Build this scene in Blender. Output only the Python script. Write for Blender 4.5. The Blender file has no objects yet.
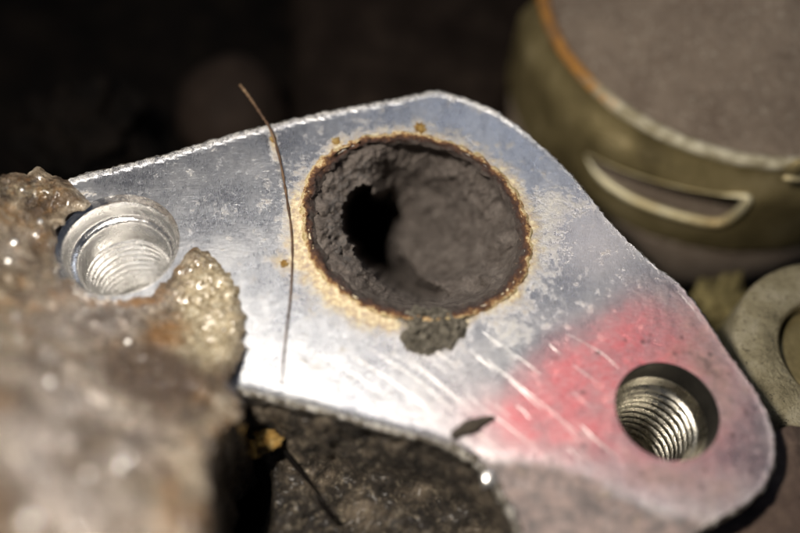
import bpy, bmesh, math, random
import numpy as np
from mathutils import Vector, Matrix, noise
from mathutils.geometry import delaunay_2d_cdt
random.seed(7)
S = bpy.context.scene
COL = S.collection

# ------------------------------------------------------------------ camera
F = 900.0                                   # focal length in photo pixels (photo 800 wide)
vp = Vector((340-400., -(818-266.5), -F)).normalized()      # where the plate normal vanishes
zc = -vp
xc = (Vector((1, 0, 0)) - zc*zc.x).normalized()
yc = zc.cross(xc)
MW = Matrix((xc, yc, zc))                   # camera -> world rotation
CAM = MW @ Vector((0, 0, 9.0))
cd = bpy.data.cameras.new('camera'); co = bpy.data.objects.new('camera', cd); COL.objects.link(co)
co.matrix_world = Matrix.Translation(CAM) @ MW.to_4x4()
cd.sensor_width = 36; cd.lens = 40.5; cd.clip_start = .05; cd.clip_end = 200
S.camera = co
cd.dof.use_dof = True
cd.dof.focus_distance = 9.35
cd.dof.aperture_fstop = 0.0405/0.52         # aperture about half a centimetre wide (1 unit = 1 cm)
cd.dof.aperture_blades = 0

# ------------------------------------------------------------------ world, lamps, exposure
W = bpy.data.worlds.new('World'); S.world = W; W.use_nodes = True
W.node_tree.nodes['Background'].inputs[0].default_value = (.55, .68, 1.0, 1)
W.node_tree.nodes['Background'].inputs[1].default_value = 0.03
def area(name, loc, target, size, power, color):
    l = bpy.data.lights.new(name, 'AREA'); l.shape = 'DISK'; l.size = size; l.energy = power; l.color = color
    o = bpy.data.objects.new(name, l); COL.objects.link(o); o.location = loc
    o.rotation_euler = (Vector(target)-Vector(loc)).to_track_quat('-Z', 'Y').to_euler()
area('work_lamp', (-2.3, 1.2, 6.6), (-1.3, -1.2, 0), 1.9, 68, (1, .96, .90))
area('hand_torch', (-3.0, -2.3, 8.6), (.6, .4, -.5), .7, 1050, (1, .91, .80))
area('blue_fill', (3.0, 8.5, 7.5), (0, 1.5, 0), 4.0, 60, (.80, .86, 1))  # added bluish fill for the upper part of the plate
S.view_settings.view_transform = 'Standard'; S.view_settings.look = 'None'
S.view_settings.exposure = 0.6; S.view_settings.gamma = 1; S.view_settings.use_curve_mapping = False
S.render.engine = 'CYCLES'

# ------------------------------------------------------------------ geometry helpers
def ray(px, py): return MW @ Vector((px-400., 266.5-py, -F))
def P(px, py, z=0.0):
    r = ray(px, py); t = (z-CAM.z)/r.z
    return CAM + r*t
def on_cyl(px, py, cx, cy, r):
    d = ray(px, py); ox, oy = CAM.x-cx, CAM.y-cy
    a = d.x*d.x+d.y*d.y; b = 2*(ox*d.x+oy*d.y); c = ox*ox+oy*oy-r*r
    t = (-b-math.sqrt(max(0, b*b-4*a*c)))/(2*a)
    return CAM+d*t
def proj(p):
    c = MW.transposed() @ (Vector(p)-CAM)
    return 400+F*c.x/-c.z, 266.5-F*c.y/-c.z
def catmull(pts, n=10, closed=True):
    out = []; m = len(pts)
    rng = range(m) if closed else range(m-1)
    for i in rng:
        g = lambda k: np.array(pts[k % m] if closed else pts[min(max(k, 0), m-1)], float)
        p0, p1, p2, p3 = g(i-1), g(i), g(i+1), g(i+2)
        for j in range(n):
            t = j/n
            out.append(.5*((2*p1)+(-p0+p2)*t+(2*p0-5*p1+4*p2-p3)*t*t+(-p0+3*p1-3*p2+p3)*t**3))
    if not closed: out.append(np.array(pts[-1], float))
    return np.array(out)
def resample(pts, step, closed=True):
    pts = np.array(pts, float); out = []
    q = np.vstack([pts, pts[:1]]) if closed else pts
    for a, b in zip(q[:-1], q[1:]):
        n = max(1, int(np.linalg.norm(b-a)/step))
        for k in range(n): out.append(a+(b-a)*k/n)
    return np.array(out)
def inside(x, y, poly):
    r = np.zeros(x.shape, bool); n = len(poly); j = n-1
    for i in range(n):
        xi, yi = poly[i]; xj, yj = poly[j]
        c = ((yi > y) != (yj > y)) & (x < (xj-xi)*(y-yi)/(yj-yi+1e-12)+xi)
        r ^= c; j = i
    return r
def dist_poly(x, y, poly, closed=True):
    d = np.full(x.shape, 1e9)
    q = list(poly)+([poly[0]] if closed else [])
    for a, b in zip(q[:-1], q[1:]):
        a = np.array(a, float); b = np.array(b, float); ab = b-a
        t = np.clip(((x-a[0])*ab[0]+(y-a[1])*ab[1])/(ab@ab+1e-12), 0, 1)
        d = np.minimum(d, np.hypot(x-a[0]-t*ab[0], y-a[1]-t*ab[1]))
    return d
def cdt(outer, holes, step):
    polys = [outer]+holes
    x0, y0 = outer.min(0); x1, y1 = outer.max(0)
    gx, gy = np.meshgrid(np.arange(x0, x1, step), np.arange(y0, y1, step*.87))
    gx = gx + (np.arange(gx.shape[0]) % 2)[:, None]*step/2
    rs = np.random.RandomState(3)
    gx = (gx+rs.uniform(-.2, .2, gx.shape)*step).ravel(); gy = (gy+rs.uniform(-.2, .2, gy.shape)*step).ravel()
    k = inside(gx, gy, outer)
    for h in holes: k &= ~inside(gx, gy, h)
    gx, gy = gx[k], gy[k]
    k = np.ones(gx.shape, bool)
    for p in polys: k &= dist_poly(gx, gy, p) > step*.45
    gx, gy = gx[k], gy[k]
    vs = []; es = []
    for p in polys:
        b = len(vs); vs += [tuple(q) for q in p]; n = len(p)
        es += [(b+i, b+(i+1) % n) for i in range(n)]
    vs += list(zip(gx, gy))
    ov, oe, of, *_ = delaunay_2d_cdt([Vector(v) for v in vs], es, [], 0, 1e-6)
    V = np.array([tuple(v) for v in ov]); T = np.array([f for f in of if len(f) == 3])
    c = V[T].mean(1); k = inside(c[:, 0], c[:, 1], outer)
    for h in holes: k &= ~inside(c[:, 0], c[:, 1], h)
    return V, T[k]
def mesh_obj(name, verts, faces, mat, parent=None, smooth=True, attrs=None, label=None, cat=None, group=None, kind=None):
    me = bpy.data.meshes.new(name)
    me.from_pydata([tuple(map(float, v)) for v in verts], [], [tuple(map(int, f)) for f in faces])
    bm = bmesh.new(); bm.from_mesh(me); bmesh.ops.recalc_face_normals(bm, faces=bm.faces[:]); bm.to_mesh(me); bm.free()
    if smooth: me.shade_smooth()
    for k, a in (attrs or {}).items():
        at = me.color_attributes.new(k, 'FLOAT_COLOR', 'POINT')
        at.data.foreach_set('color', np.asarray(a, np.float32).ravel())
    if mat: me.materials.append(mat)
    o = bpy.data.objects.new(name, me); COL.objects.link(o); o.parent = parent
    tag(o, label, cat, group, kind); return o
def tag(o, label=None, cat=None, group=None, kind=None):
    if label: o['label'] = label
    if cat: o['category'] = cat
    if group: o['group'] = group
    if kind: o['kind'] = kind
def empty(name, label, cat, loc=(0, 0, 0), group=None):
    o = bpy.data.objects.new(name, None); COL.objects.link(o); tag(o, label, cat, group)
    o.location = loc; o.empty_display_size = .1
    return o
def under(child, root):     # keep world place although the root stands elsewhere
    child.parent = root; child.matrix_parent_inverse = Matrix.Translation(-root.location)
def loft(loops, closed=True, cap=False, flip=False):
    V = [tuple(v) for l in loops for v in l]; n = len(loops[0]); Fc = []
    for k in range(len(loops)-1):
        for i in range(n if closed else n-1):
            j = (i+1) % n
            Fc.append((k*n+i, k*n+j, (k+1)*n+j, (k+1)*n+i))
    if cap: Fc.append(tuple((len(loops)-1)*n+i for i in range(n)))
    return V, Fc
def lathe(prof, cx, cy, seg=96, cap=True):
    loops = []
    for r, z in prof:
        loops.append([(cx+r*math.cos(2*math.pi*i/seg), cy+r*math.sin(2*math.pi*i/seg), z) for i in range(seg)])
    return loft(loops, True, cap)
def tube(path, rad, seg=8):
    path = [Vector(p) for p in path]; loops = []
    up = Vector((0, 0, 1)); n = len(path)
    for i, p in enumerate(path):
        t = (path[min(i+1, n-1)]-path[max(i-1, 0)]).normalized()
        s = t.cross(up)
        s = s.normalized() if s.length > 1e-4 else Vector((1, 0, 0))
        u = s.cross(t); r = rad(i/(n-1)) if callable(rad) else rad
        loops.append([tuple(p+(s*math.cos(a)+u*math.sin(a))*r) for a in [2*math.pi*k/seg for k in range(seg)]])
    V, Fc = loft(loops); Fc.append(tuple(range(seg))); Fc.append(tuple((n-1)*seg+k for k in range(seg)))
    return V, Fc
def fbm(x, y, z=0., o=4, s=1.0):
    return noise.fractal(Vector((x*s, y*s, z*s)), 1.0, 2.0, o)
def gauss(x, y, cx, cy, sx, sy=None, ang=0):
    sy = sy or sx; c, s = math.cos(ang), math.sin(ang)
    u = (x-cx)*c+(y-cy)*s; v = -(x-cx)*s+(y-cy)*c
    return np.exp(-(u/sx)**2-(v/sy)**2)
def sstep(a, b, x):
    t = np.clip((x-a)/(b-a), 0, 1); return t*t*(3-2*t)

# ------------------------------------------------------------------ material helpers
class Mat:
    def __init__(s, name):
        s.m = bpy.data.materials.new(name); s.m.use_nodes = True
        s.t = s.m.node_tree; s.b = s.t.nodes['Principled BSDF']
        s.tc = s.t.nodes.new('ShaderNodeTexCoord').outputs['Object']
    def put(s, sock, v):
        if isinstance(v, bpy.types.NodeSocket): s.t.links.new(v, sock)
        elif v is not None:
            if isinstance(v, (tuple, list)) and len(v) == 3 and sock.type == 'RGBA': v = (*v, 1)
            sock.default_value = v
    def map(s, scale=(1, 1, 1), rot=(0, 0, 0), loc=(0, 0, 0)):
        n = s.t.nodes.new('ShaderNodeMapping'); s.put(n.inputs[0], s.tc)
        n.inputs['Scale'].default_value = scale; n.inputs['Rotation'].default_value = rot; n.inputs['Location'].default_value = loc
        return n.outputs[0]
    def noise(s, scale, detail=6, rough=.6, vec=None, dist=0):
        n = s.t.nodes.new('ShaderNodeTexNoise'); s.put(n.inputs['Vector'], vec or s.tc)
        n.inputs['Scale'].default_value = scale; n.inputs['Detail'].default_value = detail
        n.inputs['Roughness'].default_value = rough; n.inputs['Distortion'].default_value = dist
        return n.outputs['Fac']
    def voro(s, scale, vec=None):
        n = s.t.nodes.new('ShaderNodeTexVoronoi'); s.put(n.inputs['Vector'], vec or s.tc); n.inputs['Scale'].default_value = scale
        return n.outputs['Distance']
    def ramp(s, fac, stops):
        n = s.t.nodes.new('ShaderNodeValToRGB'); s.put(n.inputs[0], fac); e = n.color_ramp.elements
        while len(e) < len(stops): e.new(.5)
        for k, (p, c) in enumerate(stops):
            e[k].position = p; e[k].color = (c, c, c, 1) if isinstance(c, (int, float)) else (*c, 1)
        return n.outputs[0]
    def rng(s, v, a, b, c=0., d=1.):
        n = s.t.nodes.new('ShaderNodeMapRange'); s.put(n.inputs[0], v)
        for k, x in zip((1, 2, 3, 4), (a, b, c, d)): s.put(n.inputs[k], x)
        return n.outputs[0]
    def math(s, op, a, b=0.):
        n = s.t.nodes.new('ShaderNodeMath'); n.operation = op; s.put(n.inputs[0], a); s.put(n.inputs[1], b); return n.outputs[0]
    def mix(s, f, a, b):
        n = s.t.nodes.new('ShaderNodeMix'); n.data_type = 'RGBA'; s.put(n.inputs[0], f); s.put(n.inputs[6], a); s.put(n.inputs[7], b)
        return n.outputs[2]
    def attr(s, name):
        n = s.t.nodes.new('ShaderNodeAttribute'); n.attribute_name = name
        q = s.t.nodes.new('ShaderNodeSeparateColor'); s.t.links.new(n.outputs['Color'], q.inputs[0])
        return q.outputs[0], q.outputs[1], q.outputs[2], n.outputs['Alpha']
    def bump(s, h, strength=.5, dist=.02, prev=None):
        n = s.t.nodes.new('ShaderNodeBump'); s.put(n.inputs['Height'], h); n.inputs['Strength'].default_value = strength
        n.inputs['Distance'].default_value = dist
        if prev: s.t.links.new(prev, n.inputs['Normal'])
        return n.outputs[0]
    def done(s, color, rough, metal=0., normal=None, spec=.5):
        s.put(s.b.inputs['Base Color'], color); s.put(s.b.inputs['Roughness'], rough); s.put(s.b.inputs['Metallic'], metal)
        s.b.inputs['Specular IOR Level'].default_value = spec
        if normal: s.t.links.new(normal, s.b.inputs['Normal'])
        return s.m

# ---- machined aluminium face. masks: A = red, ochre, brown, chalk ; B = soot, bright, -, painted edge glint
m = Mat('machined_aluminium')
red, och, brn, chk = m.attr('mask_a'); soot, lite, pit, edg = m.attr('mask_b')
n1 = m.noise(1.4, 8, .65); n2 = m.noise(9, 6, .7); n3 = m.noise(45, 4, .7)
br1 = m.noise(9, 5, .7, m.map((1, 9, 1), (0, 0, math.radians(47))))
br2 = m.noise(14, 4, .75, m.map((9, 1, 1), (0, 0, math.radians(8))))
br3 = m.noise(6, 3, .8, m.map((1, 22, 1), (0, 0, math.radians(38))))
base = m.ramp(n1, [(.36, (.42, .43, .47)), (.5, (.52, .53, .56)), (.64, (.62, .62, .63))])
base = m.mix(m.rng(m.noise(3.2, 7, .7, m.map((2.2, 1, 1), (0, 0, .15))), .48, .64, 0, .45), base, (.26, .27, .31))
base = m.mix(m.rng(br2, .50, .66, 0, .35), base, (.82, .82, .82))
base = m.mix(m.rng(br3, .55, .66, 0, .6), base, (.85, .84, .83))
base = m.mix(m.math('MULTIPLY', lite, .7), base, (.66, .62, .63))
redc = m.mix(m.rng(br1, .4, .62), (.74, .12, .15), (.82, .36, .38))
rf = m.math('MULTIPLY', red, m.rng(m.noise(3.5, 5, .7), .35, .6, .60, .90))
base = m.mix(rf, base, redc)
bf = m.rng(m.math('ADD', brn, m.math('MULTIPLY', m.math('SUBTRACT', n2, .5), .9)), .3, .95)
base = m.mix(m.math('MULTIPLY', bf, .85), base, m.mix(m.rng(m.noise(7, 8, .75), .4, .62), (.05, .032, .025), (.25, .17, .145)))
cf = m.rng(m.math('ADD', chk, m.math('MULTIPLY', m.math('SUBTRACT', m.noise(14, 8, .8), .5), 3.2)), .40, 1.2)
base = m.mix(m.math('MULTIPLY', cf, .85), base, m.mix(n3, (.50, .47, .38), (.80, .78, .70)))
of = m.rng(m.math('ADD', och, m.math('MULTIPLY', m.math('SUBTRACT', m.noise(6, 9, .8), .5), 3.8)), .30, 1.15)
base = m.mix(m.math('MULTIPLY', of, .7), base, m.ramp(m.noise(17, 5, .7), [(.38, (.20, .11, .03)), (.5, (.40, .28, .09)), (.6, (.60, .52, .28))]))
pf = m.math('MULTIPLY', m.rng(m.voro(7.5), .28, .12), m.rng(pit, .15, .6))
pf = m.math('MULTIPLY', pf, m.rng(m.noise(5, 3), .42, .55))
base = m.mix(m.math('MULTIPLY', pf, .6), base, (.05, .04, .04))
sf = m.rng(m.math('ADD', soot, m.math('MULTIPLY', m.math('SUBTRACT', n3, .5), .8)), .35, .7)
base = m.mix(sf, base, (.06, .055, .045))
eg = m.math('MULTIPLY', edg, m.rng(m.noise(13, 5, .8), .42, .56))
base = m.mix(eg, base, (.93, .92, .88))  # pale glint painted into the base colour along the edge
dirt = m.math('MAXIMUM', m.math('MAXIMUM', cf, of), m.math('MAXIMUM', sf, bf))
metal = m.rng(m.math('MAXIMUM', dirt, m.math('MAXIMUM', m.math('MULTIPLY', eg, .75), m.math('MAXIMUM', m.math('MULTIPLY', rf, .6), m.math('MULTIPLY', lite, .42)))), 0, 1, .93, .05)
rough = m.rng(m.math('ADD', m.math('MULTIPLY', n1, .5), m.math('MULTIPLY', br2, .5)), .35, .65, .20, .40)
rough = m.mix(dirt, rough, (.8, .8, .8))
nb = m.bump(m.math('MULTIPLY', edg, m.noise(16, 4, .8)), 1.0, .12); nb = m.bump(br3, .16, .02, nb); nb = m.bump(br2, .16, .012, nb); nb = m.bump(br1, .14, .02, nb); nb = m.bump(n1, .25, .05, nb); nb = m.bump(n2, .08, .02, nb); nb = m.bump(n3, .05, .006, nb); nb = m.bump(dirt, .5, .015, nb)
ALU = m.done(base, rough, metal, nb)

m = Mat('bright_edge_metal')
n = m.noise(14, 5, .7)
ALUEDGE = m.done(m.ramp(n, [(.40, (.07, .055, .04)), (.5, (.30, .27, .22)), (.62, (.9, .88, .82))]), m.rng(n, .3, .7, .6, .25), .85, m.bump(m.noise(30, 4, .8), .8, .03))

def metal_mat(name, lo, hi, r0, r1, metal=1., sc=4., bsc=25., bs=.3):
    m = Mat(name); n = m.noise(sc, 6, .7)
    return m.done(m.mix(m.rng(n, .3, .7), lo, hi), m.rng(m.noise(sc*2.3), .3, .7, r0, r1), metal, m.bump(m.noise(bsc, 4, .7), bs, .015))
BORE = metal_mat('bored_aluminium', (.86, .85, .83), (.93, .92, .90), .16, .32, 1., 4, 12, .5)
STEEL = metal_mat('dark_thread_steel', (.40, .38, .33), (.70, .67, .58), .2, .36)
STEELDK = metal_mat('shaded_bore_steel', (.035, .033, .03), (.08, .075, .065), .35, .55, .8)  # near-black colour paints in the shade of the smooth bore wall

# ---- soot inside the port
m = Mat('dry_soot')
a, b_, c_, _ = m.attr('mask_a')
nn = m.noise(6, 8, .7)
col = m.ramp(nn, [(.32, (.12, .100, .087)), (.5, (.205, .176, .157)), (.68, (.29, .255, .23))])
col = m.mix(m.rng(m.math('ADD', a, m.math('MULTIPLY', m.math('SUBTRACT', m.noise(16, 5, .8), .5), 1.6)), .6, .8, 0, .8), col, (.20, .19, .185))
fl = m.rng(m.math('ADD', b_, m.math('MULTIPLY', m.math('SUBTRACT', m.noise(11, 5, .8), .5), 2.2)), .8, .95)
col = m.mix(fl, col, (.42, .24, .12))
nb = m.bump(m.noise(4, 7, .7, m.map((1, 1.8, 1), (0, 0, .6))), .9, .16); nb = m.bump(m.noise(24, 6, .8), .9, .05, nb)
SOOT = m.done(col, .95, 0, nb, .15)

# ---- baked gasket bead round the port: t = 0 outside .. 1 inside
m = Mat('baked_gasket_rust')
t_, _, _, _ = m.attr('mask_a')
tt = m.math('ADD', t_, m.math('MULTIPLY', m.math('SUBTRACT', m.noise(7, 7, .8), .5), 2.0))
col = m.ramp(tt, [(.0, (.46, .36, .17)), (.13, (.74, .62, .38)), (.24, (.38, .21, .08)), (.36, (.14, .07, .04)), (.66, (.06, .035, .03)), (.85, (.085, .07, .062))])
spk = m.rng(m.noise(22, 5, .8), .60, .68)
col = m.mix(m.math('MULTIPLY', spk, m.rng(t_, .35, .6, .1, .55)), col, (.62, .42, .26))
nb = m.bump(m.noise(18, 6, .8), .9, .05)
GASK = m.done(col, .75, 0, nb, .3)

# ---- crust on the near casting: A = tan, rust, dark, grey
m = Mat('corroded_crust')
tan, rus, drk, gry = m.attr('mask_a')
n1 = m.noise(2.2, 8, .7); n2 = m.noise(8, 7, .75); n3 = m.noise(26, 5, .75)
col = m.ramp(n1, [(.38, (.035, .022, .012)), (.48, (.13, .09, .052)), (.55, (.26, .20, .13)), (.64, (.52, .45, .35))])
n0 = m.noise(1.1, 5, .6, None, .6)
col = m.mix(m.rng(n0, .50, .60, 0, .7), col, (.10, .060, .030))
col = m.mix(m.rng(n0, .46, .36, 0, .5), col, (.50, .42, .30))
col = m.mix(m.rng(m.noise(2.9, 6, .7, None, .8), .52, .62, 0, .7), col, (.26, .14, .045))
col = m.mix(m.math('MULTIPLY', gry, .75), col, m.mix(m.rng(m.noise(1.6, 6, .65, None, .4), .40, .60), (.16, .125, .095), (.56, .51, .48)))
col = m.mix(m.rng(m.math('ADD', tan, m.math('MULTIPLY', m.math('SUBTRACT', n3, .5), 1.1)), .35, .75), col,
            m.ramp(m.noise(19, 6, .8), [(.38, (.12, .085, .045)), (.5, (.40, .32, .19)), (.62, (.80, .74, .58))]))
col = m.mix(m.math('MULTIPLY', m.rng(m.math('ADD', rus, m.math('MULTIPLY', m.math('SUBTRACT', n2, .5), 2.6)), .25, 1.0), .8), col, (.36, .17, .04))
col = m.mix(m.math('MULTIPLY', m.rng(m.math('ADD', drk, m.math('MULTIPLY', m.math('SUBTRACT', n2, .5), 2.0)), .3, .9), .88), col, (.085, .055, .035))
nb = m.bump(m.noise(3.4, 5, .65, None, .5), .8, .22); nb = m.bump(n2, .6, .07, nb); nb = m.bump(n3, .5, .025, nb)
m.b.inputs['Coat Weight'].default_value = 1; m.b.inputs['Coat Roughness'].default_value = .16
CRUST = m.done(col, m.rng(n2, .35, .65, .14, .42), m.rng(gry, 0, 1, .25, .5), nb, .8)

# ---- dark sooty cast body
m = Mat('sooty_cast_iron')
tan, pink, _, _ = m.attr('mask_a')
n1 = m.noise(2.6, 8, .75); n2 = m.noise(13, 6, .8); n3 = m.noise(34, 4, .8)
col = m.ramp(n1, [(.38, (.016, .012, .009)), (.50, (.05, .038, .026)), (.62, (.19, .15, .105))])
col = m.mix(m.rng(n2, .53, .62, 0, .7), col, (.40, .34, .25))
col = m.mix(m.rng(m.math('ADD', tan, m.math('MULTIPLY', m.math('SUBTRACT', n2, .5), 1.2)), .5, .9), col, (.30, .21, .09))
col = m.mix(m.math('MULTIPLY', pink, .9), col, m.mix(n1, (.11, .07, .05), (.30, .20, .16)))
nb = m.bump(n2, .9, .08); nb = m.bump(n3, .8, .03, nb)
m.b.inputs['Coat Weight'].default_value = .12; m.b.inputs['Coat Roughness'].default_value = .25
CAST = m.done(col, m.rng(n2, .4, .6, .7, .3), .1, nb, .6)

def rough_mat(name, c0, c1, c2, sc=3., r=.7, metal=0., bsc=20., bs=.6, bd=.04, speck=None, spec=.4):
    m = Mat(name); n = m.noise(sc, 8, .7)
    col = m.ramp(n, [(.3, c0), (.5, c1), (.7, c2)])
    if speck: col = m.mix(m.rng(m.noise(speck[1], 3, .8), speck[2], speck[2]+.05, 0, .8), col, speck[0])
    nb = m.bump(m.noise(sc*2.5, 5, .7), bs, bd*1.5); nb = m.bump(m.noise(bsc, 5, .8), bs, bd, nb)
    return m.done(col, r, metal, nb, spec)
BROWN = rough_mat('brown_heat_coating', (.24, .18, .135), (.33, .26, .20), (.44, .35, .27), 1.2, .55, .25, 9, 1.0, .12, ((.60, .52, .42), 11, .58))
OLIVE = rough_mat('tarnished_olive_steel', (.11, .088, .042), (.235, .19, .09), (.40, .33, .18), 1.1, .34, .5, 24, .35, .025, ((.5, .47, .36), 30, .70))
RIM = rough_mat('worn_rim_steel', (.50, .36, .16), (.72, .63, .38), (.92, .87, .64), 1.6, .38, .6, 18, .5, .03)
COLLAR = rough_mat('pitted_collar_steel', (.18, .155, .09), (.38, .335, .215), (.55, .50, .37), 2.2, .42, .5, 22, .7, .04, ((.03, .025, .02), 16, .60))
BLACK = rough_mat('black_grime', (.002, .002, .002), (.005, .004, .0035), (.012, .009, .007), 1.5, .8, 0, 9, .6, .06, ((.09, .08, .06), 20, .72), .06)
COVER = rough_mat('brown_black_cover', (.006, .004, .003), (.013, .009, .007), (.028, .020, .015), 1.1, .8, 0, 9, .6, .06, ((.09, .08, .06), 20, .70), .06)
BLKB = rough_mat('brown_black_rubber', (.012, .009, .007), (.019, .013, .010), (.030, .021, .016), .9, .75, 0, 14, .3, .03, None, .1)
NAVY = rough_mat('navy_plastic', (.006, .008, .03), (.01, .014, .05), (.014, .02, .07), 1, .5, 0, 10, .2, .02)
FIBRE = rough_mat('brittle_brown_fibre', (.03, .018, .012), (.08, .045, .025), (.24, .16, .09), 3, .6, 0, 40, .6, .02)
RUSTB = rough_mat('ochre_rust', (.20, .09, .015), (.42, .25, .06), (.62, .48, .22), 9, .8, 0, 30, .9, .04)
SOOTG = rough_mat('grainy_soot', (.05, .045, .035), (.20, .18, .14), (.48, .44, .36), 14, .85, 0, 45, 1, .05)
FLAKE = rough_mat('dark_flake', (.02, .016, .012), (.05, .04, .03), (.10, .08, .055), 8, .6, 0, 30, .7, .03)
m = Mat('rusty_rim_steel'); ra, _, _, _ = m.attr('mask_a'); n = m.noise(5, 7, .75)
RUSTRIM = m.done(m.mix(m.rng(m.math('ADD', ra, m.math('MULTIPLY', m.math('SUBTRACT', n, .5), 2.2)), .3, .8), m.mix(m.rng(n, .4, .6), (.42, .36, .22), (.88, .82, .62)), m.mix(m.rng(n, .4, .6), (.20, .08, .02), (.55, .27, .06))), .4, m.rng(ra, 0, 1, .6, .2), m.bump(m.noise(14, 5, .8), .8, .05))
m = Mat('glint_bead_metal'); BEAD = m.done((.92, .90, .86), .28, .9)  # shiny metal for the added highlight beads
m = Mat('bare_scratch_metal'); SCR = m.done(m.mix(m.rng(m.noise(8), .4, .6), (.6, .58, .56), (.95, .93, .92)), .38, .9)

# ------------------------------------------------------------------ contours (photo pixels on the plate plane)
def jit(pts, amp, sc, seed=0):
    out = []
    n = len(pts)
    for i, p in enumerate(pts):
        t = pts[(i+1) % n]-pts[i-1]; t = t/(np.linalg.norm(t)+1e-9); nr = np.array([t[1], -t[0]])
        k = noise.fractal(Vector((p[0]*sc, p[1]*sc, seed)), .8, 2, 4)
        out.append(p+nr*amp*k)
    return np.array(out)
edge_top = [(70, 178), (110, 168), (160, 156), (240, 132), (330, 111), (400, 98), (430, 92)]
edge_r = catmull([(432, 91), (446, 93), (472, 101), (505, 117), (541, 146), (576, 181), (612, 225), (650, 262), (684, 290), (722, 345), (757, 395),
                  (770, 425), (774, 452), (766, 480), (746, 502), (718, 518), (690, 540), (680, 600)], 6, False)
edge_b = catmull([(560, 640), (535, 580), (520, 533), (498, 487), (474, 458), (440, 441), (388, 427), (330, 411), (275, 397), (228, 385)], 6, False)
hid = [(150, 378), (60, 340), (22, 270), (30, 205)]
outer = resample(np.array(edge_top[:-1]+[tuple(p) for p in edge_r]+[(670, 640)]+[tuple(p) for p in edge_b]+hid), 3.2)
outer = jit(outer, 1.3, .33)
ring_pts = [(304, 215), (308, 185), (328, 157), (360, 140), (400, 135), (445, 142), (488, 164), (518, 200), (529, 238), (522, 275),
            (500, 300), (470, 313), (435, 318), (395, 315), (355, 300), (325, 275), (309, 245)]
ring = catmull(ring_pts, 16)
RC = np.array([418., 226.])
def scl(c, k): return RC+(c-RC)*k
def circ_px(cx, cy, r, n=72, z=0.):
    return np.array([proj((cx+r*math.cos(2*math.pi*i/n), cy+r*math.sin(2*math.pi*i/n), z)) for i in range(n)])
LH = (-2.81, .168, .605); RH = (2.484, -1.476, .490)
port_hole = scl(ring, .965)[::3]
seam = [(455, 448), (520, 452), (570, 464), (640, 492), (700, 512), (790, 520)]
seam_c = catmull(seam, 8, False)

# ------------------------------------------------------------------ the flange
flange = empty('machined_flange', 'silver machined aluminium flange with sooty port, red dye stain and two threaded holes', 'flange', (0, 0, -1.2))
V, T = cdt(outer, [port_hole, circ_px(*LH), circ_px(*RH)], 4.2)
x, y = V[:, 0], V[:, 1]
seam_y = np.interp(x, seam_c[:, 0], seam_c[:, 1])
below = np.where(x > 470, np.clip(y-seam_y, 0, None), 0)
Z = -.0012*below
for i in range(len(Z)):
    if Z[i] < -.01: Z[i] += .03*fbm(x[i]*.03, y[i]*.03, 2)*min(1, -Z[i]*8)
dr = dist_poly(x, y, ring[::4])
a_red = np.clip(1.4*gauss(x, y, 570, 370, 50, 62, .9)+.95*gauss(x, y, 640, 338, 50, 34, .75)+.55*gauss(x, y, 600, 435, 110, 42, .15)+.35*gauss(x, y, 700, 340, 30, 60, -.5)+.4*gauss(x, y, 525, 410, 50, 40)+.45*gauss(x, y, 700, 420, 80, 90)+.35*gauss(x, y, 540, 372, 40, 50), 0, 1)
cut = sstep(-34, 26, (y-np.interp(x, [500, 545, 600, 628, 650, 700], [400, 352, 322, 292, 280, 270])))
a_red = a_red*cut
a_red *= 1-.8*sstep(0, 20, below)
a_och = .75*np.exp(-(dr/12.)**2)+.50*np.exp(-(dr/26.)**2)*sstep(420, 330, x)*(y > 180)+.45*np.exp(-(dr/20.)**2)*(x < 400)*(y > 200)+.35*np.exp(-(dr/16.)**2)*(x > 500)
a_och += .45*gauss(x, y, 345, 300, 34, 16, .7)+.35*gauss(x, y, 300, 250, 14, 40)+.3*gauss(x, y, 520, 300, 20, 20)+1.0*gauss(x, y, 275, 146, 5, 22, -.2)+.7*gauss(x, y, 283, 262, 18, 10)+.6*gauss(x, y, 385, 326, 26, 8, .2)+.75*gauss(x, y, 420, 128, 6, 7)+.7*gauss(x, y, 336, 142, 9, 7)+.5*gauss(x, y, 455, 330, 20, 20)
a_och += .45*gauss(x, y, 88, 196, 16, 8, .8)
a_chk = .7*gauss(x, y, 330, 300, 35, 22, .6)+.65*gauss(x, y, 548, 238, 18, 50)+.6*gauss(x, y, 515, 332, 22, 18)+.28*gauss(x, y, 225, 205, 22, 20)+.5*gauss(x, y, 570, 205, 40, 14)+.25*gauss(x, y, 640, 285, 30, 10, .7)+.25*gauss(x, y, 300, 175, 30, 30)
a_brn = np.clip(sstep(-2, 30, below)*1.15*(x > 470)+.45*gauss(x, y, 560, 470, 80, 26, .2)+.55*gauss(x, y, 720, 380, 40, 80, -.5)+.3*gauss(x, y, 650, 300, 60, 30, .8)+.35*gauss(x, y, 475, 425, 40, 14, -.3)+.55*gauss(x, y, 665, 480, 60, 18)+.6*gauss(x, y, 715, 500, 50, 26, -.5)+.25*gauss(x, y, 700, 330, 60, 15, .9)+.3*np.exp(-(np.abs(np.hypot((x-667), (y-412))-58)/12)**2), 0, 1)
a_soot = 1.0*gauss(x, y, 433, 327, 34, 30)+.45*np.exp(-(dr/5.)**2)*(y > 290)
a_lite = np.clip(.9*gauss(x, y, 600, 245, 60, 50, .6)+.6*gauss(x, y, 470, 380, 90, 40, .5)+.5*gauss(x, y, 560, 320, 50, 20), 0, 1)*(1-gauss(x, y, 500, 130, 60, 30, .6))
a_pit = np.clip(gauss(x, y, 720, 400, 50, 90, -.4)+gauss(x, y, 600, 480, 90, 40)+gauss(x, y, 620, 370, 60, 40), 0, 1)
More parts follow.
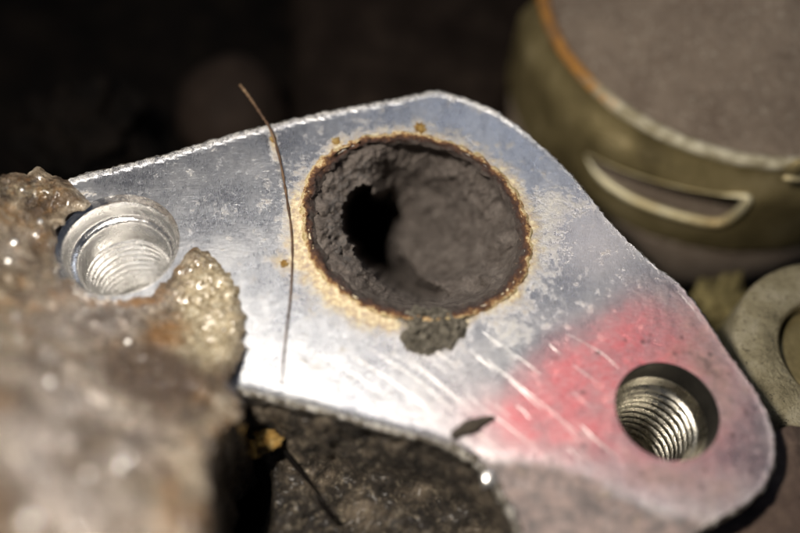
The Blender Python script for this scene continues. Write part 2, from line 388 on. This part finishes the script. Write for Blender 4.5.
A = np.c_[a_red, a_och, a_brn, a_chk]; a_glint = np.exp(-(dist_poly(x, y, outer)/2.8)**2)*np.clip(.12+.88*sstep(560, 430, x)*(y < 200)+.5*(y > 380)*(x < 530), 0, 1)  # edge term is a painted glint, strongest along the top edge
B = np.c_[a_soot, a_lite, a_pit, a_glint]
W3 = [P(px, py, z+.03*e*fbm(px*.13, py*.13, 3)) for (px, py), z, e in zip(V, Z, a_glint)]
face = mesh_obj('machined_face', W3, T, ALU, flange, attrs={'mask_a': A, 'mask_b': B}); under(face, flange)
# worn edge and side of the plate
def offset_loops(pts3, specs, seed=0):
    n = len(pts3); loops = []
    nr = []
    for i in range(n):
        t = (pts3[(i+2) % n]-pts3[i-2]); t.z = 0; t.normalize(); nr.append(Vector((t.y, -t.x, 0)))
    ar = sum(pts3[i].x*pts3[(i+1) % n].y-pts3[(i+1) % n].x*pts3[i].y for i in range(n))
    s = 1 if ar > 0 else -1
    for off, dz, amp in specs:
        loops.append([pts3[i]+nr[i]*s*(off+amp*fbm(pts3[i].x*9, pts3[i].y*9, dz*7+seed))+Vector((0, 0, dz)) for i in range(n)])
    return loops
sy = np.interp(outer[:, 0], seam_c[:, 0], seam_c[:, 1]); ob = np.where(outer[:, 0] > 470, np.clip(outer[:, 1]-sy, 0, None), 0)
o3 = [P(a, b, -.0012*c) for (a, b), c in zip(outer, ob)]
Vv, Ff = loft(offset_loops(o3, [(-.002, -.002, 0), (.022, -.012, .012), (.032, -.03, .015), (.036, -.055, .02)]))
under(mesh_obj('worn_edge', Vv, Ff, ALUEDGE, flange), flange)
Vv, Ff = loft(offset_loops(o3, [(.034, -.054, .02), (.02, -.3, .05), (0, -.6, .05), (-.02, -1.2, .05)]))
n0 = len(Vv)
under(mesh_obj('cast_side', Vv, Ff, CAST, flange, attrs={'mask_a': np.zeros((n0, 4))}), flange)

# threaded holes (true helix)
def threaded_hole(c, prof, rt, z0, z1, pitch, depth, mat_top, mat_thread, lab):
    cx, cy, R = c
    Vv, Ff = lathe(prof, cx, cy, 96, False)
    h = mesh_obj('bolt_hole', Vv, Ff, mat_top, flange, label=lab); under(h, flange)
    seg = 72; per = 10; rows = int((z0-z1)/pitch*per); loops = []
    for k in range(rows+1):
        zz = z0-(z0-z1)*k/rows; L = []
        fade = min(1, k/4)
        for i in range(seg):
            u = i/seg; ph = ((z0-zz)/pitch+u) % 1.0
            tri = 1-abs(2*ph-1); tri = min(1, max(0, (tri-.12)/.7))
            r = rt-depth*tri*fade+.004*noise.noise(Vector((u*9, zz*4, 0)))
            L.append((cx+r*math.cos(2*math.pi*u), cy+r*math.sin(2*math.pi*u), zz))
        loops.append(L)
    Vv, Ff = loft(loops, True, True)
    th = mesh_obj('screw_thread', Vv, Ff, mat_thread); th.parent = h
    th.matrix_parent_inverse = Matrix.Translation(-flange.location) if False else Matrix.Identity(4)
    return h
threaded_hole(LH, [(.612, -.001), (.600, -.012), (.565, -.05), (.545, -.07), (.535, -.24), (.528, -.27), (.49, -.285), (.465, -.30), (.452, -.33), (.452, -.62)], .452, -.62, -1.5, .105, .045, BORE, BORE,
              'bright counterbored threaded hole at the crusted end')
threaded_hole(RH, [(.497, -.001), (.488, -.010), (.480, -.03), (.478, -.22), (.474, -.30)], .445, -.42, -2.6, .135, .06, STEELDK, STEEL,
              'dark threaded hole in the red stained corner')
Vv, Ff = lathe([(.474, -.30), (.466, -.32), (.452, -.40), (.446, -.42)], RH[0], RH[1], 96, False)
under(mesh_obj('counterbore_ring', Vv, Ff, STEEL, flange), flange)

# gasket bead round the port
loops = []; tv = []
prof = [(1.045, -.012, 0), (1.028, .010, .12), (1.012, .040, .2), (.995, .045, .3), (.98, .030, .42), (.965, .012, .52), (.95, .0, .62), (.935, -.02, .74), (.92, -.05, .86), (.895, -.10, 1)]
ringd = ring
for s, z, t in prof:
    L = []
    for i, p in enumerate(ringd):
        a = 2*math.pi*i/len(ringd)
        k = s+.014*fbm(math.cos(a)*7, math.sin(a)*7, t*2, 5)*(1+t)+.008*fbm(math.cos(a)*20, math.sin(a)*20, t*4, 4)
        q = scl(p, k)
        zz = z+.05*fbm(math.cos(a)*14, math.sin(a)*14, t*6, 4)*(1 if t > 0 else 0)
        L.append(P(q[0], q[1], zz)); tv.append((t, 0, 0, 0))
    loops.append(L)
Vv, Ff = loft(loops)
under(mesh_obj('gasket_ring', Vv, Ff, GASK, flange, attrs={'mask_a': tv}), flange)

# soot lining : a ledge at the left, a long sloping wall from the right, and the passage going down between them
lip = catmull([(343, 222), (345, 204), (352, 191), (364, 184), (376, 193), (388, 191), (398, 199), (404, 216), (401, 236), (406, 256), (420, 275), (446, 292),
               (438, 302), (415, 303), (393, 293), (372, 276), (354, 252)], 14)
lip = jit(resample(lip, 1.5), 4.5, .14, 2)
rim_in = scl(ring, .925)
V, T = cdt(resample(rim_in, 2.2), [], 1.75)
x, y = V[:, 0], V[:, 1]
dring = dist_poly(x, y, rim_in[::4]); inn = inside(x, y, lip); dlip = dist_poly(x, y, lip[::2])
wgt = sstep(352, 408, x+.12*(y-240))
ledge = -.09-.20*sstep(0, 34, dring)
# the passage wall: deepest at the lower left
dr_ = np.clip(dring, 0, None)
wall = -.12-.16*sstep(0, 9, dr_)-.0095*dr_-.62*sstep(500, 385, x)*sstep(8, 50, dr_)
wall -= .25*sstep(215, 300, y)*sstep(0, 14, dr_)*sstep(520, 430, x)
Zs = ledge*(1-wgt)+wall*wgt
steep = 7+34*wgt
Zs = np.where(inn, Zs-4.2*np.clip(dlip/steep, 0, 1)**1.15, Zs)
Zn = []
for a_, b_, z_, d_, i_ in zip(x, y, Zs, dr_, inn):
    g = min(1, d_/6)
    ca, sa = math.cos(.9), math.sin(.9)
    u = (a_*ca+b_*sa); v = (-a_*sa+b_*ca)
    f = .11*fbm(a_*.024, b_*.03, 6, 3)+.06*fbm(u*.10, v*.055, 4, 4)+.12*(noise.turbulence(Vector((u*.045, v*.022, 2)), 4, True)-.5)*(.45+.55*(a_ > 385))+.03*fbm(a_*.12, b_*.12, 9, 4)+.012*abs(fbm(a_*.3, b_*.3, 1, 3))
    cr_ = abs(fbm(a_*.035+5, b_*.035, 4, 3)); f -= .05*max(0, 1-cr_/.05)
    Zn.append(z_+f*g)
W3 = [P(p[0], p[1], z) for p, z in zip(V, Zn)]
cv = np.c_[.55*(1-wgt)*sstep(4, 16, dring)*(~inn)+.1, np.clip(.62-.05*dring, 0, 1), x*0, x*0]
under(mesh_obj('soot_lining', W3, T, SOOT, flange, attrs={'mask_a': cv}), flange)

# lumps helper
def blob(name, centre, size, mat, parent=None, amp=.3, sub=3, seed=0., nf=2.0, **kw):
    bm = bmesh.new(); bmesh.ops.create_icosphere(bm, subdivisions=sub, radius=1)
    V = []
    for v in bm.verts:
        k = 1+amp*fbm(v.co.x*nf+seed, v.co.y*nf, v.co.z*nf, 4)
        V.append((centre[0]+v.co.x*k*size[0], centre[1]+v.co.y*k*size[1], centre[2]+v.co.z*k*size[2]))
    Fc = [[v.index for v in f.verts] for f in bm.faces]; bm.free()
    o = mesh_obj(name, V, Fc, mat, parent, **kw)
    return o
# soot clump below the port
cl = catmull([(404, 312), (420, 307), (447, 310), (464, 318), (467, 332), (456, 345), (440, 350), (425, 356), (409, 349), (401, 338), (408, 325)], 8)
cl = jit(cl, 5, .09, 4)
V, T = cdt(resample(cl, 2), [], 2.2)
dd = dist_poly(V[:, 0], V[:, 1], cl)
W3 = [P(a, b, .003+min(.05, d*.012)+.085*max(-.5, fbm(a*.22, b*.22, 5, 5))*min(1, d/4)) for (a, b), d in zip(V, dd)]
mesh_obj('soot_clump', W3, T, SOOTG, label='grainy dark grey clump of soot stuck just below the port', cat='soot')
# little rust lumps on the face
for i, (a, b, s) in enumerate([(420, 128, .045), (284, 264, .03), (273, 139, .028), (336, 141, .03)]):
    p = P(a, b, 0)
    under(blob('rust_lump', p, (s*1.1, s*1.3, s*.4), RUSTB, flange, 1.1, 4, i*3.1, 3.2), flange)
# raised scratches in the face
scr = [((352, 338), (420, 382), (478, 436)), ((372, 340), (430, 378), (500, 440)), ((346, 352), (398, 386), (445, 425)), ((440, 330), (500, 372), (560, 418)),
       ((478, 352), (540, 402), (600, 452)), ((520, 350), (575, 398), (640, 452)), ((395, 345), (450, 392), (495, 425)), ((590, 300), (640, 330), (690, 362)),
       ((470, 395), (520, 435), (548, 455)), ((560, 330), (600, 352), (622, 372)), ((655, 270), (690, 305), (715, 345)), ((300, 345), (350, 372), (400, 405)), ((612, 420), (575, 440), (540, 445))]
rs = random.Random(5)
for i in range(30):
    a = rs.uniform(400, 640); b = rs.uniform(325, 440)+(a-520)*.12; L = rs.uniform(18, 60)
    g = math.radians(rs.gauss(39, 3)); dx, dy = L*math.cos(g), L*math.sin(g)
    scr.append(((a, b), (a+dx*.5+rs.uniform(-1, 1), b+dy*.5+rs.uniform(-1.5, .5)), (a+dx, b+dy)))
scr = [q for q in scr if all(math.hypot(p[0]-667, p[1]-412) > 60 for p in q)]
for i, s in enumerate(scr):
    pts = catmull(s, 8, False)
    path = [P(a, b, .0-.002) for a, b in pts]
    w = random.uniform(.002, .006)
    Vv, Ff = tube(path, lambda t, w=w: w*(.25+math.sin(math.pi*t)), 6)
    under(mesh_obj('scratch', Vv, Ff, SCR, flange), flange)
# lumps added as glints along the burred lower edge
for i in range(46):
    k = random.random()
    j = int(k*(len(edge_b)-1)); a, b = edge_b[j]
    if b > 560: continue
    s = random.uniform(.012, .03)*(1.5 if b > 440 else 1)
    p = P(a+random.uniform(-2, 2), b+random.uniform(-2, 2), -.02)
    under(blob('glint_burr', p, (s, s, s*.8), ALUEDGE, flange, .6, 1, i), flange)

rs = random.Random(12)
for i in range(26):
    t = rs.random()**.6; a = np.interp(t, [0, .4, .75, 1], [340, 448, 478, 512])+rs.uniform(-3, 3); b = np.interp(t, [0, .4, .75, 1], [414, 444, 463, 516])+rs.uniform(-3, 3)
    q = rs.uniform(.006, .020)*(1+2.0*(rs.random() > .86)*(t > .5))
    under(blob('glint_burr', P(a, b, -.015), (q*rs.uniform(.8, 2.2), q*rs.uniform(.8, 1.6), q), BEAD if i % 3 == 0 else ALUEDGE, flange, .8, 2, i*2.3), flange)  # beads and lumps added for sparkle on the edge

# ------------------------------------------------------------------ dark cast body under the plate (height field)
def cast_z(a, b):
    e = 0
    yb = np.interp(a, [100, 228, 330, 440, 474, 498, 520, 560], [350, 385, 411, 441, 458, 487, 533, 640])
    e = b-yb
    z = -.16-.85*float(sstep(0, 70, e))-.5*float(sstep(0, -30, e))
    z += .20*fbm(a*.022, b*.022, 4, 6)+.09*fbm(a*.09, b*.09, 8, 5)
    pit = float(sstep(0, 1, (1-((a-215)/62.)**2-((b-500)/78.)**2)*1.2))
    z -= 2.3*pit
    return z
po = resample(np.array([(175, 345), (560, 395), (640, 470), (640, 640), (150, 640)]), 6)
V, T = cdt(po, [], 4.5)
Zs = np.array([cast_z(a, b) for a, b in V])
yb = np.interp(V[:, 0], [100, 228, 330, 440, 474, 498, 520, 560], [350, 385, 411, 441, 458, 487, 533, 640])
W3 = [P(a, b, z) for (a, b), z in zip(V, Zs)]
am = np.c_[.7*gauss(V[:, 0], V[:, 1], 262, 440, 18, 16)+.55*gauss(V[:, 0], V[:, 1], 240, 412, 16, 20)+.4*gauss(V[:, 0], V[:, 1], 290, 525, 60, 10), np.zeros(len(V)), np.zeros(len(V)), np.zeros(len(V))]
mesh_obj('sooty_casting', W3, T, CAST, attrs={'mask_a': am}, label='dark sooty rough casting below the lower edge of the flange', cat='casting')
# lower right brown casting
po = resample(np.array([(600, 470), (735, 470), (755, 440), (790, 425), (900, 440), (900, 640), (600, 640)]), 8)
V, T = cdt(po, [], 7)
W3 = [P(a, b, -.40-.9*float(sstep(800, 860, a-.15*(b-500)))+.10*fbm(a*.02, b*.02, 9, 5)) for a, b in V]
mesh_obj('brown_casting', W3, T, CAST, attrs={'mask_a': np.tile([0, .8, 0, 0], (len(V), 1))}, label='dim brown casting in the lower right corner beyond the flange tip', cat='casting')

# ------------------------------------------------------------------ near crusted casting
co_ = [(-90, 182), (0, 174), (40, 171), (66, 179), (80, 192), (92, 205), (70, 212), (58, 228), (54, 250), (62, 275), (85, 293), (118, 300), (150, 293), (172, 276), (182, 258),
       (194, 248), (215, 256), (235, 282), (245, 315), (241, 352), (229, 384), (240, 404), (236, 422), (216, 432), (209, 470), (205, 533), (206, 640), (-90, 640)]
cr = jit(resample(np.array(co_), 2.6), 5, .09, 11)
V, T = cdt(cr, [], 3.0)
x, y = V[:, 0], V[:, 1]
dd = dist_poly(x, y, cr[::1])
def crust_z(a, b, d):
    z = .045+1.7*float(sstep(250, 620, b-.55*a+90))+.35*float(sstep(120, -60, a))
    g = min(1, d/9.)
    z += ((.10*fbm(a*.018, b*.018, 1, 5)+.05*fbm(a*.07, b*.07, 3, 4))*(1-.6*math.exp(-((a-215)/45)**2-((b-300)/60)**2))+(.03+.07*math.exp(-((a-215)/45)**2-((b-300)/60)**2))*abs(fbm(a*.22, b*.22, 7, 4)))*(.35+.65*g)
    z -= .06*(1-g)**2
    return max(z, .012)
Zs = np.array([crust_z(a, b, d) for a, b, d in zip(x, y, dd)])
am = np.c_[np.clip(.95*gauss(x, y, 210, 300, 42, 60)+.5*gauss(x, y, 30, 190, 60, 14)+.4*gauss(x, y, 205, 350, 40, 30), 0, 1),
           np.clip(1.1*gauss(x, y, 165, 335, 26, 16, -.3)+.9*gauss(x, y, 135, 300, 34, 9, -.1)+.6*gauss(x, y, 170, 500, 14, 40)+.45*gauss(x, y, 60, 300, 40, 10)+.35*gauss(x, y, 20, 185, 40, 10), 0, 1),
           np.clip(1.5*gauss(x, y, 150, 375, 55, 34, .3)+.7*gauss(x, y, 40, 360, 30, 25)+.55*gauss(x, y, 35, 260, 25, 30)+.6*gauss(x, y, 100, 315, 60, 12)+.4*gauss(x, y, 40, 205, 30, 20), 0, 1),
           np.clip(1.0*gauss(x, y, 60, 440, 90, 110)+.5*gauss(x, y, 130, 510, 60, 40)+.6*gauss(x, y, 95, 320, 60, 25)+.5*gauss(x, y, 10, 250, 20, 20), 0, 1)]
crust = empty('crusted_casting', 'grey brown corroded crusty casting with rust, in the left foreground around the bright threaded hole', 'casting', P(100, 400, -1.2))
W3 = [P(a, b, z) for (a, b), z in zip(V, Zs)]
under(mesh_obj('crust_surface', W3, T, CRUST, crust, attrs={'mask_a': am}), crust)
zb = [crust_z(a, b, 0) for a, b in cr]
o3 = [P(a, b, z) for (a, b), z in zip(cr, zb)]
n = len(o3); up = [[p.copy() for p in o3]]
for k, dz in enumerate((.06, .2, .5, 1.0, 1.8)):
    up.append([Vector((p.x, p.y, max(p.z-dz, -.3 if False else -2.2)))+Vector((1, 0, 0))*.06*fbm(p.x*3, p.y*3, k*2.) for p in o3])
# the side of the crust is only hung where the casting ends in the open, not over the plate
side = [i for i in range(n) if (cr[i][1] > 384 and cr[i][0] > 190) or cr[i][0] < 66 and cr[i][1] < 190]
runs = []; cur = []
for i in range(n):
    if i in set(side): cur.append(i)
    elif cur: runs.append(cur); cur = []
if cur: runs.append(cur)
for rn in runs:
    if len(rn) < 3: continue
    Vv, Ff = loft([[l[i] for i in rn] for l in up], closed=False)
    under(mesh_obj('broken_side', Vv, Ff, CRUST, crust, attrs={'mask_a': np.tile([.1, .15, .7, 0], (len(Vv), 1))}), crust)
# shiny beads added on the crust to give bright highlights
for i, (a, b, s) in enumerate([(14, 243, .04), (8, 262, .03), (50, 382, .03), (30, 524, .055), (121, 466, .04), (88, 474, .022), (128, 342, .028), (22, 190, .022), (40, 222, .03), (200, 300, .015), (224, 330, .012), (190, 270, .014)]):
    if s == 0: continue
    z = crust_z(a, b, 20)+s*.2
    under(blob('glint_bead', P(a, b, z), (s, s, s*.8), BEAD, crust, .55, 3, i*1.7), crust)

# ------------------------------------------------------------------ fibre across the plate
path = catmull([(240, 85), (250, 98), (262, 116), (271, 131), (280, 160), (287, 200), (292, 240), (291, 290), (286, 335), (281, 385)], 10, False)
zz = np.interp(np.arange(len(path)), [0, 28, 34, 50, 92], [.05, .10, .055, .018, .016])
Vv, Ff = tube([P(a, b, z) for (a, b), z in zip(path, zz)], lambda t: (.017 if t < .3 else .015-.007*(t-.3)/.7)*(1+.7*fbm(t*60, 0, 0, 3)), 8)
mesh_obj('stray_fibre', Vv, Ff, FIBRE, label='thin brown fibre lying across the flange left of the port', cat='fibre')
# slivers of debris
path = catmull([(452, 437), (462, 430), (472, 426), (482, 421), (494, 417)], 6, False)
Vv, Ff = tube([P(a, b, .03) for a, b in path], lambda t: .05*(.3+math.sin(math.pi*min(1, t*.9+.1)))*(1+.5*fbm(t*8, 3, 0, 3)), 8)
mesh_obj('debris_sliver', Vv, Ff, FLAKE, label='short dark sliver of debris on the lower edge of the flange below the port', cat='debris')
blob('ochre_flake', P(267, 441, -.62), (.14, .10, .08), RUSTB, None, .6, 3, 3.3, label='small yellowish flake hanging over the dark pit under the flange', cat='debris')
blob('pebble_flake', P(253, 450, -.7), (.09, .09, .08), RUSTB, None, .4, 3, 8.3, label='round brown grain beside the yellowish flake at the dark pit', cat='debris')
path = catmull([(284, 450), (296, 466), (314, 489), (321, 503), (333, 517)], 8, False)
Vv, Ff = tube([P(a, b, -.75) for a, b in path], lambda t: .018+.012*math.sin(9*t), 8)
mesh_obj('dark_wire', Vv, Ff, BLACK, label='short black wire lying on the dark sooty casting at the bottom', cat='wire')

# ------------------------------------------------------------------ exhaust can, upper right
CX, CY, R0 = 4.891, 5.115, 2.824
can = empty('exhaust_can', 'round brown exhaust can with olive clamp band and curved slot, upper right', 'exhaust', (CX, CY, -3))
Vv, Ff = lathe([(R0-.06, -1.02), (R0-.12, -.98), (R0-.3, -.93), (R0-.7, -.72), (R0-1.2, -.42), (R0-1.8, -.10), (R0-2.3, .08), (.2, .15)], CX, CY, 128)
under(mesh_obj('can_top', Vv, Ff, BROWN, can), can)
prof = [(R0-.10, -1.04), (R0-.09, -.965), (R0-.03, -.93), (R0+.045, -.95), (R0+.085, -1.02), (R0+.04, -1.09)]
loops = []
for r, z in prof:
    loops.append([(CX+(r+.008*fbm(math.cos(a)*9, math.sin(a)*9, z*9))*math.cos(a), CY+r*math.sin(a), z+.008*fbm(math.cos(a)*12, math.sin(a)*12, 3)) for a in [2*math.pi*i/200 for i in range(200)]])
Vv, Ff = loft(loops); under(mesh_obj('rim_bead', Vv, Ff, RUSTRIM, can, attrs={'mask_a': [(float(sstep(650, 560, proj(v)[0]))*.9, 0, 0, 0) for v in Vv]}), can)
# band with slot: parameter space (angle*R, z)
RB = 3.06
zbot = on_cyl(700, 253, CX, CY, RB).z
def rb(z): return R0+.04+(RB-R0-.04)*float(sstep(-1.06, -1.6, z))-.08*float(sstep(zbot+.12, zbot, z))
def to_uv(px, py):
    r = RB
    for _ in range(4):
        p = on_cyl(px, py, CX, CY, r); r = rb(p.z)
    return (math.atan2(p.y-CY, p.x-CX)*RB, p.z)
slot_px = catmull([(586, 154), (600, 160), (635, 174), (680, 187), (720, 194), (746, 196), (741, 208), (722, 221), (700, 220), (665, 211), (630, 197), (600, 176)], 6)
slot = np.array([to_uv(*q) for q in slot_px])
a0, a1 = -math.pi*1.02*RB, -math.pi*.1*RB
po = resample(np.array([(a0, -1.07), (a0, zbot), (a1, zbot), (a1, -1.07)]), .07)
V, T = cdt(po, [slot], .08)
def band_pt(u, z, off=0):
    a = u/RB; r = rb(z)+off
    return (CX+r*math.cos(a), CY+r*math.sin(a), z)
W3 = [band_pt(u, z, .012*fbm(u*1.5, z*1.5, 1)) for u, z in V]
under(mesh_obj('clamp_band', W3, T, OLIVE, can), can)
sc_ = np.vstack([slot, slot[:1]]); nS = len(slot)
zmid = [np.interp(q[0], sorted([slot[0][0], slot[24][0]]), [slot[0][1], slot[30][1]]) for q in sc_]
path = [Vector(band_pt(q[0], q[1], .01)) for q in sc_]
low = np.array([0.]*(nS+1)); low[28:68] = 1; low = np.convolve(low, np.ones(7)/7, 'same')
Vv, Ff = tube(path, lambda t: .007+.058*float(np.interp(t*nS, np.arange(nS+1), low)), 10)
under(mesh_obj('slot_lip', Vv, Ff, RIM, can), can)
zlow = on_cyl(700, 287, CX, CY, RB-.03).z
Vv, Ff = lathe([(R0-.10, -1.1), (R0-.10, zbot+.1), (RB-.05, zbot+.04), (RB-.03, zbot-.02), (RB-.03, zlow+.06), (RB-.10, zlow), (RB-.5, zlow-.2), (RB-1.4, zlow-.3)], CX, CY, 128)
under(mesh_obj('can_wall', Vv, Ff, BROWN, can), can)
# torn end of the band at the right
p = on_cyl(797, 168, CX, CY, RB)
q = blob('strap_end', (p.x, p.y, p.z), (.14, .06, .16), OLIVE, can, .3, 2, 2); under(q, can)
p = on_cyl(795, 178, CX, CY, RB); q = blob('strap_end', (p.x, p.y, p.z), (.16, .05, .04), RIM, can, .3, 2, 5); under(q, can)

# ------------------------------------------------------------------ collar, right edge
col_c = (4.95, -.32); R = 1.165
collar = empty('pipe_collar', 'pitted grey olive round pipe collar with sunken centre, cut by the right edge', 'collar', (col_c[0], col_c[1], -2.5))
Vv, Ff = lathe([(R+.02, -2.4), (R+.02, -1.10), (R-.0, -1.03), (R-.05, -1.0), (R-.2, -.985), (R-.42, -.99), (R-.47, -1.03), (R-.49, -1.10), (R-.50, -1.35)], col_c[0], col_c[1], 96, False)
under(mesh_obj('collar_ring', Vv, Ff, COLLAR, collar), collar)
Vv, Ff = lathe([(R-.50, -1.28), (R-.52, -1.22), (R-.6, -1.2), (.2, -1.16)], col_c[0], col_c[1], 72)
under(mesh_obj('collar_core', Vv, Ff, OLIVE, collar), collar)

# ------------------------------------------------------------------ background
V = []; Fc = []; nx = 90; s = 30/nx
for j in range(nx+1):
    for i in range(nx+1):
        X, Y = -15+i*s, -10+j*s; V.append((X, Y, -4.6+.35*fbm(X*.5, Y*.5, 2, 5)))
for j in range(nx):
    for i in range(nx):
        k = j*(nx+1)+i; Fc.append((k, k+1, k+nx+2, k+nx+1))
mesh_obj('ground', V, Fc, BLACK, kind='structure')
def cyl_between(name, a, b, r, mat, **kw):
    a, b = Vector(a), Vector(b); path = [a.lerp(b, t/24) for t in range(25)]
    Vv, Ff = tube([p+Vector((0, .04*fbm(p.x, p.y, 1), 0)) for p in path], lambda t: r*(1+.02*fbm(t*6, 0, 1)), 40)
    return mesh_obj(name, Vv, Ff, mat, **kw)
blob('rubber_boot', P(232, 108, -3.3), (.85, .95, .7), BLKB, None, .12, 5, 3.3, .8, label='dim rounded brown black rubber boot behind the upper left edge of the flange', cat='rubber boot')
# dark cover with seam
po = resample(np.array([(292, -70), (560, -70), (540, 30), (500, 140), (420, 200), (292, 210)]), 8)
V, T = cdt(po, [], 9)
dd = dist_poly(V[:, 0], V[:, 1], po)
W3 = [P(a, b, -2.6-.5*(1-min(1, d/14))**2+.05*fbm(a*.02, b*.02, 5)) for (a, b), d in zip(V, dd)]
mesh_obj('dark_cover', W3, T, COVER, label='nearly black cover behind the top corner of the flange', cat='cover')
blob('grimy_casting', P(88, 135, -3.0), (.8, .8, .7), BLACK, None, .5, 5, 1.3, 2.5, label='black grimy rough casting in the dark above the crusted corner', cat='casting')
blob('crusty_lump', P(722, 305, -2.6), (.42, .38, .3), rough_mat('olive_crust', (.05, .04, .015), (.16, .13, .05), (.32, .27, .12), 5, .8), None, .6, 4, 6.1, 2.2,
     label='yellow olive crusty lump between the exhaust can and the collar', cat='corrosion')
blob('navy_cap', P(800, 236, -3.2), (.4, .35, .3), NAVY, None, .1, 4, 6.1, 1, label='dark blue plastic bit below the exhaust can at the right edge', cat='plastic part')
